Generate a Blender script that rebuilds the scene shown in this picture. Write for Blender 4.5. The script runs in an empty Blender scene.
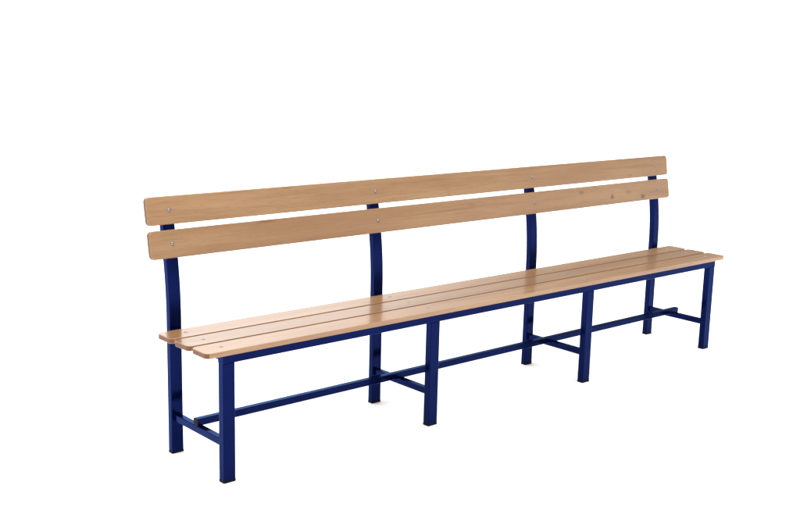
import bpy, bmesh, math, random
from mathutils import Vector, Matrix
random.seed(4)
scene = bpy.context.scene
C = scene.collection

# ------------------------------------------------------------------ node helpers
def new_mat(name):
    m = bpy.data.materials.new(name); m.use_nodes = True
    return m, m.node_tree, m.node_tree.nodes['Principled BSDF']
def math_node(nt, op, a, b=None, clamp=False):
    n = nt.nodes.new('ShaderNodeMath'); n.operation = op; n.use_clamp = clamp
    for i, v in enumerate((a, b)):
        if v is None: continue
        if isinstance(v, (int, float)): n.inputs[i].default_value = v
        else: nt.links.new(v, n.inputs[i])
    return n.outputs[0]
def mix_rgb(nt, fac, a, b, mode='MIX'):
    n = nt.nodes.new('ShaderNodeMix'); n.data_type = 'RGBA'; n.blend_type = mode
    for sock, v in ((n.inputs[0], fac), (n.inputs[6], a), (n.inputs[7], b)):
        if isinstance(v, (int, float)): sock.default_value = v
        elif isinstance(v, tuple): sock.default_value = (*v, 1)
        else: nt.links.new(v, sock)
    return n.outputs[2]
def map_range(nt, v, a, b, c=0.0, d=1.0, smooth=True):
    n = nt.nodes.new('ShaderNodeMapRange'); n.interpolation_type = 'SMOOTHSTEP' if smooth else 'LINEAR'
    nt.links.new(v, n.inputs[0])
    for i, x in enumerate((a, b, c, d)): n.inputs[i+1].default_value = x
    return n.outputs[0]
def noise(nt, vec, scale, detail=3, rough=.5):
    n = nt.nodes.new('ShaderNodeTexNoise'); n.inputs['Scale'].default_value = scale
    n.inputs['Detail'].default_value = detail; n.inputs['Roughness'].default_value = rough
    nt.links.new(vec, n.inputs['Vector']); return n.outputs['Fac']
def scaled(nt, vec, s):
    n = nt.nodes.new('ShaderNodeVectorMath'); n.operation = 'MULTIPLY'; nt.links.new(vec, n.inputs[0])
    n.inputs[1].default_value = s; return n.outputs[0]

# ------------------------------------------------------------------ materials
def wood(name, light, mid, dark, seed, knots=(), rough=.3, end=False, figure=.3, coat=.35, rings=.45):
    """lacquered beech / pine; local x runs along the board"""
    m, nt, p = new_mat(name)
    tc = nt.nodes.new('ShaderNodeTexCoord'); co = tc.outputs['Object']
    off = nt.nodes.new('ShaderNodeVectorMath'); off.operation = 'ADD'; nt.links.new(co, off.inputs[0])
    off.inputs[1].default_value = (seed*3.7, seed*1.9, seed*.83); v = off.outputs[0]
    broad = noise(nt, scaled(nt, v, (.7, 8, 8)), 1.6, 4, .6)           # long soft tone bands
    warp = noise(nt, scaled(nt, v, (1.1, 5, 5)), 1.3, 2, .5)
    fig = nt.nodes.new('ShaderNodeTexWave'); fig.wave_type = 'BANDS'; fig.bands_direction = 'Y'
    fig.inputs['Scale'].default_value = 9; fig.inputs['Distortion'].default_value = 9
    fig.inputs['Detail'].default_value = 3; fig.inputs['Detail Scale'].default_value = 1.2
    ws = nt.nodes.new('ShaderNodeVectorMath'); ws.operation = 'ADD'
    nt.links.new(scaled(nt, v, (.05, .8, .8)), ws.inputs[0]); nt.links.new(warp, ws.inputs[1])
    nt.links.new(ws.outputs[0], fig.inputs['Vector'])
    fibre = noise(nt, scaled(nt, v, (5, 330, 330)), 1, 3, .6)           # fine fibres
    pores = noise(nt, scaled(nt, v, (24, 620, 620)), 1, 2, .5)
    c = mix_rgb(nt, map_range(nt, broad, .36, .66), light, mid)
    drift = noise(nt, scaled(nt, v, (1, 4, 4)), 1.1, 2, .5)              # slow change of tone along the board
    c = mix_rgb(nt, map_range(nt, drift, .40, .68, 0, .5), c, (mid[0]*.92, mid[1]*.84, mid[2]*.70))
    streak = noise(nt, scaled(nt, v, (1.3, 60, 60)), 1, 4, .6)          # narrow annual-ring streaks
    c = mix_rgb(nt, map_range(nt, streak, .52, .72, 0, rings), c, dark)
    c = mix_rgb(nt, math_node(nt, 'MULTIPLY', map_range(nt, fig.outputs['Fac'], .35, 1), .42*figure), c, dark)
    c = mix_rgb(nt, math_node(nt, 'MULTIPLY', map_range(nt, fibre, .46, .74), .38), c, dark)
    c = mix_rgb(nt, math_node(nt, 'MULTIPLY', map_range(nt, pores, .60, .74), .42), c, tuple(x*.55 for x in dark))
    for (kx, kz, rx, rz, s) in knots:
        d = nt.nodes.new('ShaderNodeVectorMath'); d.operation = 'SUBTRACT'; nt.links.new(co, d.inputs[0])
        d.inputs[1].default_value = (kx, 0, kz)
        e = nt.nodes.new('ShaderNodeVectorMath'); e.operation = 'MULTIPLY'; nt.links.new(d.outputs[0], e.inputs[0])
        e.inputs[1].default_value = (1/rx, 0, 1/rz)
        l = nt.nodes.new('ShaderNodeVectorMath'); l.operation = 'LENGTH'; nt.links.new(e.outputs[0], l.inputs[0])
        wob = math_node(nt, 'ADD', l.outputs['Value'], math_node(nt, 'MULTIPLY', math_node(nt, 'SUBTRACT', noise(nt, v, 70, 3), .5), 1.1))
        c = mix_rgb(nt, math_node(nt, 'MULTIPLY', map_range(nt, wob, 1.35, .15), s), c, (.120, .042, .006))
    nt.links.new(c, p.inputs['Base Color'])
    r = math_node(nt, 'ADD', rough, math_node(nt, 'MULTIPLY', math_node(nt, 'SUBTRACT', broad, .5), .12))
    nt.links.new(r, p.inputs['Roughness'])
    p.inputs['Coat Weight'].default_value = 0 if end else coat
    p.inputs['Coat Roughness'].default_value = .13
    b = nt.nodes.new('ShaderNodeBump'); b.inputs['Strength'].default_value = .12; b.inputs['Distance'].default_value = .0006
    nt.links.new(math_node(nt, 'ADD', fibre, math_node(nt, 'MULTIPLY', broad, 1.5)), b.inputs['Height'])
    nt.links.new(b.outputs[0], p.inputs['Normal'])
    return m

LIGHT, MID, DARK = (.290, .163, .071), (.236, .122, .049), (.144, .059, .017)
end_mat = wood('end_grain', (.150, .052, .013), (.12, .039, .009), (.07, .021, .005), 9, end=True, rough=.5)
gap_bounce_mat = wood('gap_bounce_wood', (.28, .100, .026), (.24, .084, .020), (.16, .052, .012), 5, end=True, rough=.5)  # shade and orange bounce light of the slat gaps, put into the colour

def steel_paint():
    """deep blue metallic enamel: its reflections carry the blue of the paint"""
    m, nt, p = new_mat('navy_enamel')
    tc = nt.nodes.new('ShaderNodeTexCoord'); v = tc.outputs['Object']
    n = noise(nt, v, 9, 3)
    c = mix_rgb(nt, map_range(nt, n, .3, .7), PAINT_A, PAINT_B)
    c = mix_rgb(nt, map_range(nt, noise(nt, v, 55, 5, .7), .66, .80, 0, .35), c, (.010, .017, .050))   # faint dusty scuffs
    nt.links.new(c, p.inputs['Base Color'])
    nt.links.new(map_range(nt, noise(nt, v, 22, 4), .3, .7, .14, .27), p.inputs['Roughness'])
    p.inputs['Metallic'].default_value = .72
    p.inputs['Specular IOR Level'].default_value = .22
    p.inputs['Specular Tint'].default_value = (.42, .60, 1, 1)
    b = nt.nodes.new('ShaderNodeBump'); b.inputs['Strength'].default_value = .14; b.inputs['Distance'].default_value = .0007
    nt.links.new(noise(nt, v, 120, 2), b.inputs['Height']); nt.links.new(b.outputs[0], p.inputs['Normal'])
    return m
PAINT_A, PAINT_B = (.0011, .0038, .039), (.0016, .0050, .050)
paint = steel_paint()

def rubber():
    m, nt, p = new_mat('black_plastic_cap')
    tc = nt.nodes.new('ShaderNodeTexCoord')
    c = mix_rgb(nt, noise(nt, tc.outputs['Object'], 120, 3), (.003, .003, .0035), (.007, .007, .008))
    nt.links.new(c, p.inputs['Base Color']); p.inputs['Roughness'].default_value = .5
    p.inputs['Specular IOR Level'].default_value = .06
    return m
cap_mat = rubber()

def zinc():
    m, nt, p = new_mat('zinc_plated_steel')
    tc = nt.nodes.new('ShaderNodeTexCoord')
    c = mix_rgb(nt, noise(nt, tc.outputs['Object'], 260, 2), (.16, .17, .19), (.27, .28, .30))
    nt.links.new(c, p.inputs['Base Color']); p.inputs['Metallic'].default_value = 1; p.inputs['Roughness'].default_value = .22
    return m
zinc_mat = zinc()

def floor_mat():
    m, nt, p = new_mat('white_floor')
    tc = nt.nodes.new('ShaderNodeTexCoord')
    c = mix_rgb(nt, noise(nt, tc.outputs['Object'], 3, 4), (.935, .935, .935), (.95, .95, .95))
    nt.links.new(c, p.inputs['Base Color']); p.inputs['Roughness'].default_value = .9
    p.inputs['Specular IOR Level'].default_value = .1
    return m

# ------------------------------------------------------------------ mesh helpers
def link_mesh(name, bm, mats, parent=None, loc=(0, 0, 0), rot=(0, 0, 0), smooth=35, wn=True):
    bmesh.ops.recalc_face_normals(bm, faces=bm.faces[:])
    me = bpy.data.meshes.new(name); bm.to_mesh(me); bm.free()
    for m in mats: me.materials.append(m)
    me.polygons.foreach_set('use_smooth', [True]*len(me.polygons))
    me.set_sharp_from_angle(angle=math.radians(smooth))
    o = bpy.data.objects.new(name, me); C.objects.link(o)
    o.location = loc; o.rotation_euler = rot
    if wn:
        m = o.modifiers.new('flat_faces', 'WEIGHTED_NORMAL'); m.keep_sharp = True; m.weight = 100
    if parent: o.parent = parent
    return o
def rounded_outline(x0, x1, y0, y1, r, seg=7, corners=(1, 1, 1, 1)):
    pts = []
    for k, (cx, cy, a) in enumerate(((x1-r, y1-r, 0), (x0+r, y1-r, 90), (x0+r, y0+r, 180), (x1-r, y0+r, 270))):
        if corners[k]:
            for i in range(seg+1):
                t = math.radians(a+90*i/seg); pts.append((cx+r*math.cos(t), cy+r*math.sin(t)))
        else:
            t = math.radians(a+45); pts.append((cx+math.copysign(r, math.cos(t)), cy+math.copysign(r, math.sin(t))))
    return pts
def add_board(bm, x0, x1, h0, h1, t0, t1, r, edge, up='z', corners=(1, 1, 1, 1), gap_bounce=(0, 0)):
    """a plank with rounded corners and eased edges. up='z': lies flat; up='y': stands on edge, faces -y"""
    pts = rounded_outline(x0, x1, h0, h1, r, corners=corners)
    def co(a, b, t): return (a, b, t) if up == 'z' else (a, t, b)
    lo = [bm.verts.new(co(a, b, t0)) for a, b in pts]; hi = [bm.verts.new(co(a, b, t1)) for a, b in pts]
    n = len(pts); f0 = bm.faces.new(lo); f1 = bm.faces.new(hi)
    sides = [bm.faces.new((lo[i], lo[(i+1) % n], hi[(i+1) % n], hi[i])) for i in range(n)]
    for i, f in enumerate(sides):
        ax = abs(pts[i][1]-pts[(i+1) % n][1]) > .35*abs(pts[i][0]-pts[(i+1) % n][0])
        long_side = (gap_bounce[1] if pts[i][1] > (h0+h1)/2 else gap_bounce[0]) and abs(pts[i][0]-pts[(i+1) % n][0]) > .05  # long sides that take the painted gap bounce
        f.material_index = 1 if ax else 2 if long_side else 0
    bmesh.ops.recalc_face_normals(bm, faces=[f0, f1]+sides)
    bmesh.ops.bevel(bm, geom=list(set(f0.edges[:]+f1.edges[:])), offset=edge, segments=3, profile=.5, affect='EDGES', clamp_overlap=True)
def add_tube(bm, path, w, d, r=.003, seg=4):
    """square tube with rounded long edges swept through (y,z) or (x,..) frames: path = [(centre, side, up)]"""
    out = rounded_outline(-w/2, w/2, -d/2, d/2, r, seg)
    rings = []
    for c, s, u in path:
        rings.append([bm.verts.new(Vector(c)+Vector(s)*a+Vector(u)*b) for a, b in out])
    n = len(out)
    for A, B in zip(rings, rings[1:]):
        for i in range(n): bm.faces.new((A[i], A[(i+1) % n], B[(i+1) % n], B[i]))
    bm.faces.new(rings[0]); bm.faces.new(rings[-1])
def straight(a, b, s, u): return [(a, s, u), (b, s, u)]

# ------------------------------------------------------------------ dimensions (metres)
S, WX, WY = .8973, .0448, .030               # pitch of the frames, leg section
L = 3*S+WX
YR, RD = .334, .026                          # front face and depth of the rear uprights
ZAP, ZSB, ZST = .4027, .4324, .4500          # apron underside, slat underside and top
X, Y, Z = (1, 0, 0), (0, 1, 0), (0, 0, 1)
CAP = .0075

bench = bpy.data.objects.new('bench', None); C.objects.link(bench)
bench.empty_display_size = .2
bench['label'] = 'long slatted wooden bench with two-board backrest on navy blue square tube frame'
bench['category'] = 'bench'

# --- one frame of each kind, copied to the four stations
def leg_cap(w, d, parent, cy):
    bm = bmesh.new(); add_tube(bm, straight((WX/2, cy, .0002), (WX/2, cy, CAP), X, Y), w, d, .0035)
    return link_mesh('foot_cap', bm, [cap_mat], parent)
bm = bmesh.new(); add_tube(bm, straight((WX/2, WY/2, CAP+.0002), (WX/2, WY/2, ZAP-.0002), X, Y), WX, WY)
leg = link_mesh('leg', bm, [paint], bench); leg_cap(WX+.0012, WY+.0012, leg, WY/2)

# front face of the upright: straight to z=.53, swept back, straight again to the top
Z0, Z1, SLOPE = .48, .75, .19              # the bend: constant curvature between these heights
ctrl = [(YR, CAP+.0002), (YR, Z0-.02)]
for q in range(0, 19):
    z = Z0+(Z1-Z0)*q/18; ctrl.append((YR+.5*SLOPE/(Z1-Z0)*(z-Z0)**2, z))
ctrl.append((ctrl[-1][0]+SLOPE*(.875-Z1), .875))
path = []
for i, (y, z) in enumerate(ctrl):
    a = ctrl[max(i-1, 0)]; b = ctrl[min(i+1, len(ctrl)-1)]
    if i <= 1: t = Vector((0, 0, 1))
    else: t = Vector((0, b[0]-a[0], b[1]-a[1])).normalized()
    u = Vector((0, t.z, -t.y))               # points to the back
    path.append((Vector((WX/2, y, z))+u*RD/2, Vector(X), u))
bm = bmesh.new(); add_tube(bm, path, WX, RD)
upright = link_mesh('upright', bm, [paint], bench, smooth=30); leg_cap(WX+.0012, RD+.0012, upright, YR+RD/2)

bm = bmesh.new(); add_tube(bm, straight((WX/2, WY-.0005, .1297), (WX/2, YR+.0005, .1297), X, Z), .0248, .0248)
def weld(bm, a, b, r):
    a, b = Vector(a), Vector(b); n = max(3, int((b-a).length/(r*1.1)))
    for k in range(n+1):
        c = a.lerp(b, k/n)+Vector([random.uniform(-.25, .25)*r for _ in range(3)])
        bmesh.ops.create_icosphere(bm, subdivisions=1, radius=r*random.uniform(.8, 1.15), matrix=Matrix.Translation(c))
for yy in (WY, YR):                           # the bead round each end of the bar
    for zz in (.1297-.0120, .1297+.0122): weld(bm, (WX/2-.011, yy, zz), (WX/2+.011, yy, zz), .0021)
    for xx in (WX/2-.0122, WX/2+.0122): weld(bm, (xx, yy, .1297-.011), (xx, yy, .1297+.011), .0021)
crossbar = link_mesh('crossbar', bm, [paint], bench)
bm = bmesh.new(); add_tube(bm, straight((WX/2, WY-.0005, .4193), (WX/2, YR+.0005, .4193), X, Z), .0248, .0250)
support = link_mesh('seat_support', bm, [paint], bench)
def dup(o, dx, parent):
    c = o.copy(); C.objects.link(c); c.parent = parent
    c.location = (o.location.x+dx, o.location.y, o.location.z)
    for ch in o.children:
        d = ch.copy(); C.objects.link(d); d.parent = c
    return c
for i in range(1, 4):
    for o in (leg, upright, crossbar, support): dup(o, i*S, bench)

bm = bmesh.new(); add_tube(bm, straight((0, WY/2, (ZAP+ZSB-.0004)/2), (L, WY/2, (ZAP+ZSB-.0004)/2), Y, Z), WY, ZSB-.0004-ZAP)
link_mesh('apron', bm, [paint], bench)

SX0, SX1, SY, SZ = .0100, L-.0120, .1917, .1424+.0125
bm = bmesh.new(); add_tube(bm, straight((SX0+.003, SY, SZ), (SX1-.003, SY, SZ), Y, Z), .0252, .0248)
stretcher = link_mesh('stretcher', bm, [paint], bench)
for xa, xb in ((SX0, SX0+.0028), (SX1-.0028, SX1)):
    bm = bmesh.new(); add_tube(bm, straight((xa, SY, SZ), (xb, SY, SZ), Y, Z), .0256, .0252, .0035)
    link_mesh('end_cap', bm, [cap_mat], stretcher)

# --- bolts: low domed heads on a thin washer rim
def bolt_mesh(r, h):
    bm = bmesh.new(); prof = [(r*1.0, 0), (r*1.0, h*.18)] + [(r*math.cos(t)*.97, h*.18+h*.82*math.sin(t)) for t in [math.radians(a) for a in (8, 25, 45, 65, 80)]]
    n = 20; rings = [[bm.verts.new((q*math.cos(2*math.pi*k/n), q*math.sin(2*math.pi*k/n), z)) for k in range(n)] for q, z in prof]
    for A, B in zip(rings, rings[1:]):
        for k in range(n): bm.faces.new((A[k], A[(k+1) % n], B[(k+1) % n], B[k]))
    bm.faces.new(rings[0]); bm.faces.new(rings[-1]); return bm
seat_bolt_me = back_bolt_me = None
def add_bolt(parent, loc, rot, kind):
    global seat_bolt_me, back_bolt_me
    src = seat_bolt_me if kind == 'seat' else back_bolt_me
    if src is None:
        o = link_mesh('bolt', bolt_mesh(.0062, .0026) if kind == 'seat' else bolt_mesh(.0068, .0046), [zinc_mat], parent, loc, rot, wn=False)
        if kind == 'seat': seat_bolt_me = o.data
        else: back_bolt_me = o.data
    else:
        o = bpy.data.objects.new('bolt', src); C.objects.link(o); o.parent = parent; o.location = loc; o.rotation_euler = rot
    return o

# --- seat: three boards
SW, GAP, OV, Y0 = .0996, .0106, .0655, -.0107
BX = .0178
SEAM = 2*S+.020
for k in range(3):
    y = Y0+SW/2+k*(SW+GAP)
    bm = bmesh.new(); t0 = 0; t1 = ZST-ZSB
    if k == 0:                                # the front board is made of two lengths butted over a frame
        add_board(bm, -OV, SEAM-.0004, -SW/2, SW/2, t0, t1, .020, .0016, corners=(0, 1, 1, 0), gap_bounce=(0, 1))
        add_board(bm, SEAM+.0004, L+OV, -SW/2, SW/2, t0, t1, .020, .0016, corners=(1, 0, 0, 1), gap_bounce=(0, 1))
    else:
        add_board(bm, -OV, L+OV, -SW/2, SW/2, t0, t1, .020, .0016, gap_bounce=(1, 1))
    tone = (1.10, .92, 1.06)[k]
    wm = wood('seat_board_wood', tuple(c*tone for c in LIGHT), tuple(c*tone for c in MID), DARK, 1.3+k*2.1, rough=.33, coat=.5, rings=.75, figure=.15)
    s = link_mesh('seat_slat', bm, [wm, end_mat, gap_bounce_mat], bench, (0, y, ZSB))
    for i in range(4):
        add_bolt(s, (i*S+BX, 0, ZST-ZSB-.0004), (0, 0, random.random()), 'seat')

# --- backrest: two boards, leaning with the uprights
TILT = .172
HB, TB = .0956, .0212
LOWKNOT = [(2.13, .022, .020, .011, .6), (2.352, -.012, .016, .013, .9), (2.475, .003, .024, .015, .4), (2.586, -.028, .020, .013, 1.0),
           (.40, .043, .045, .006, .75), (1.42, .02, .03, .007, .25)]
UPKNOT = [(2.50, -.034, .016, .007, .35), (.50, .040, .02, .004, .35), (1.30, -.036, .012, .006, .25)]
for j, (yy, zz, kn) in enumerate(((.3589, .8507, UPKNOT), (.3391, .7390, LOWKNOT))):
    bm = bmesh.new()
    add_board(bm, -.0644, L+.0644, -HB/2, HB/2, 0, TB, .0150, .0040, up='y')
    wm = wood('backrest_board_wood', LIGHT, MID, DARK, 7.7+j*3.3, kn, rough=.34, figure=.14)
    b = link_mesh('back_slat', bm, [wm, end_mat], bench, (0, yy, zz), (-TILT, 0, 0))
    if j == 1: b['label'] = 'lower backrest board with small brown knots near its right end'
    for i in range(4):
        add_bolt(b, (i*S+BX, .0004, 0), (math.radians(90), 0, 0), 'back')

# ------------------------------------------------------------------ floor
bm = bmesh.new()
bmesh.ops.create_grid(bm, x_segments=24, y_segments=24, size=400)
fl = link_mesh('floor', bm, [floor_mat()], wn=False); fl['kind'] = 'structure'

# ------------------------------------------------------------------ surrounding light (made-up white dome, shaped by direction, dimmer to the right)
w = bpy.data.worlds.new('World'); scene.world = w; w.use_nodes = True
nt = w.node_tree; bg = nt.nodes['Background']
tc = nt.nodes.new('ShaderNodeTexCoord'); sep = nt.nodes.new('ShaderNodeSeparateXYZ')
nrm = nt.nodes.new('ShaderNodeVectorMath'); nrm.operation = 'NORMALIZE'
nt.links.new(tc.outputs['Generated'], nrm.inputs[0]); nt.links.new(nrm.outputs[0], sep.inputs[0])
dx, dy, dz = sep.outputs
hor = math_node(nt, 'SQRT', math_node(nt, 'ADD', math_node(nt, 'MULTIPLY', dx, dx), math_node(nt, 'MULTIPLY', dy, dy)))
az = math_node(nt, 'ARCTAN2', dy, dx)                                   # 0 = to the right, pi/2 = behind the bench
el = math_node(nt, 'ARCTAN2', dz, hor)
rad = math.radians
right_back = map_range(nt, az, rad(37), rad(60), .15, 2.05)            # unseen low glow shaped for seat reflections: right is dim, left is bright
front = map_range(nt, az, rad(-20), rad(10), 0, 1)                      # 0 = on the camera's side
is_back = math_node(nt, 'MULTIPLY', front, map_range(nt, az, rad(178), rad(160), 0, 1))
FRONT = .78
side = math_node(nt, 'ADD', math_node(nt, 'MULTIPLY', right_back, is_back), math_node(nt, 'MULTIPLY', math_node(nt, 'SUBTRACT', 1.0, is_back), FRONT))
up = map_range(nt, el, rad(26), rad(48), 0, 1)
TOP = 2.8
mid = math_node(nt, 'ADD', math_node(nt, 'MULTIPLY', side, math_node(nt, 'SUBTRACT', 1.0, up)), math_node(nt, 'MULTIPLY', up, TOP))
low = map_range(nt, el, rad(8), rad(4.5), 0, 1)                         # bright band along the horizon
allv = math_node(nt, 'ADD', math_node(nt, 'MULTIPLY', mid, math_node(nt, 'SUBTRACT', 1.0, low)), math_node(nt, 'MULTIPLY', low, 1.45))
nt.links.new(allv, bg.inputs['Strength']); bg.inputs['Color'].default_value = (1, 1, 1, 1)

def area(name, loc, target, size, power):
    l = bpy.data.lights.new(name, 'AREA'); l.shape = 'RECTANGLE'; l.size, l.size_y = size; l.energy = power
    o = bpy.data.objects.new(name, l); C.objects.link(o); o.location = loc
    o.rotation_euler = (Vector(target)-Vector(loc)).to_track_quat('-Z', 'Y').to_euler()
    return o
area('added_soft_light', (-.6, -1.2, 3.6), (1.2, .1, .3), (2.4, 1.6), 40)  # unseen area light, added for soft directional shaping

# ------------------------------------------------------------------ camera
def Rz(a): return Matrix.Rotation(a, 3, 'Z')
def Rx(a): return Matrix.Rotation(a, 3, 'X')
cam = bpy.data.cameras.new('camera'); co = bpy.data.objects.new('camera', cam); C.objects.link(co)
M = (Rz(-.7189) @ Rx(1.369) @ Rz(.0243)).to_4x4(); M.translation = (-1.787, -2.883, 1.4213)
co.matrix_world = M
cam.sensor_width = 36; cam.lens = 36*1097.57/800; cam.clip_start = .05; cam.clip_end = 2000
scene.camera = co

scene.render.engine = 'CYCLES'
vs = scene.view_settings; vs.view_transform = 'Standard'; vs.look = 'None'; vs.exposure = 0; vs.gamma = 1
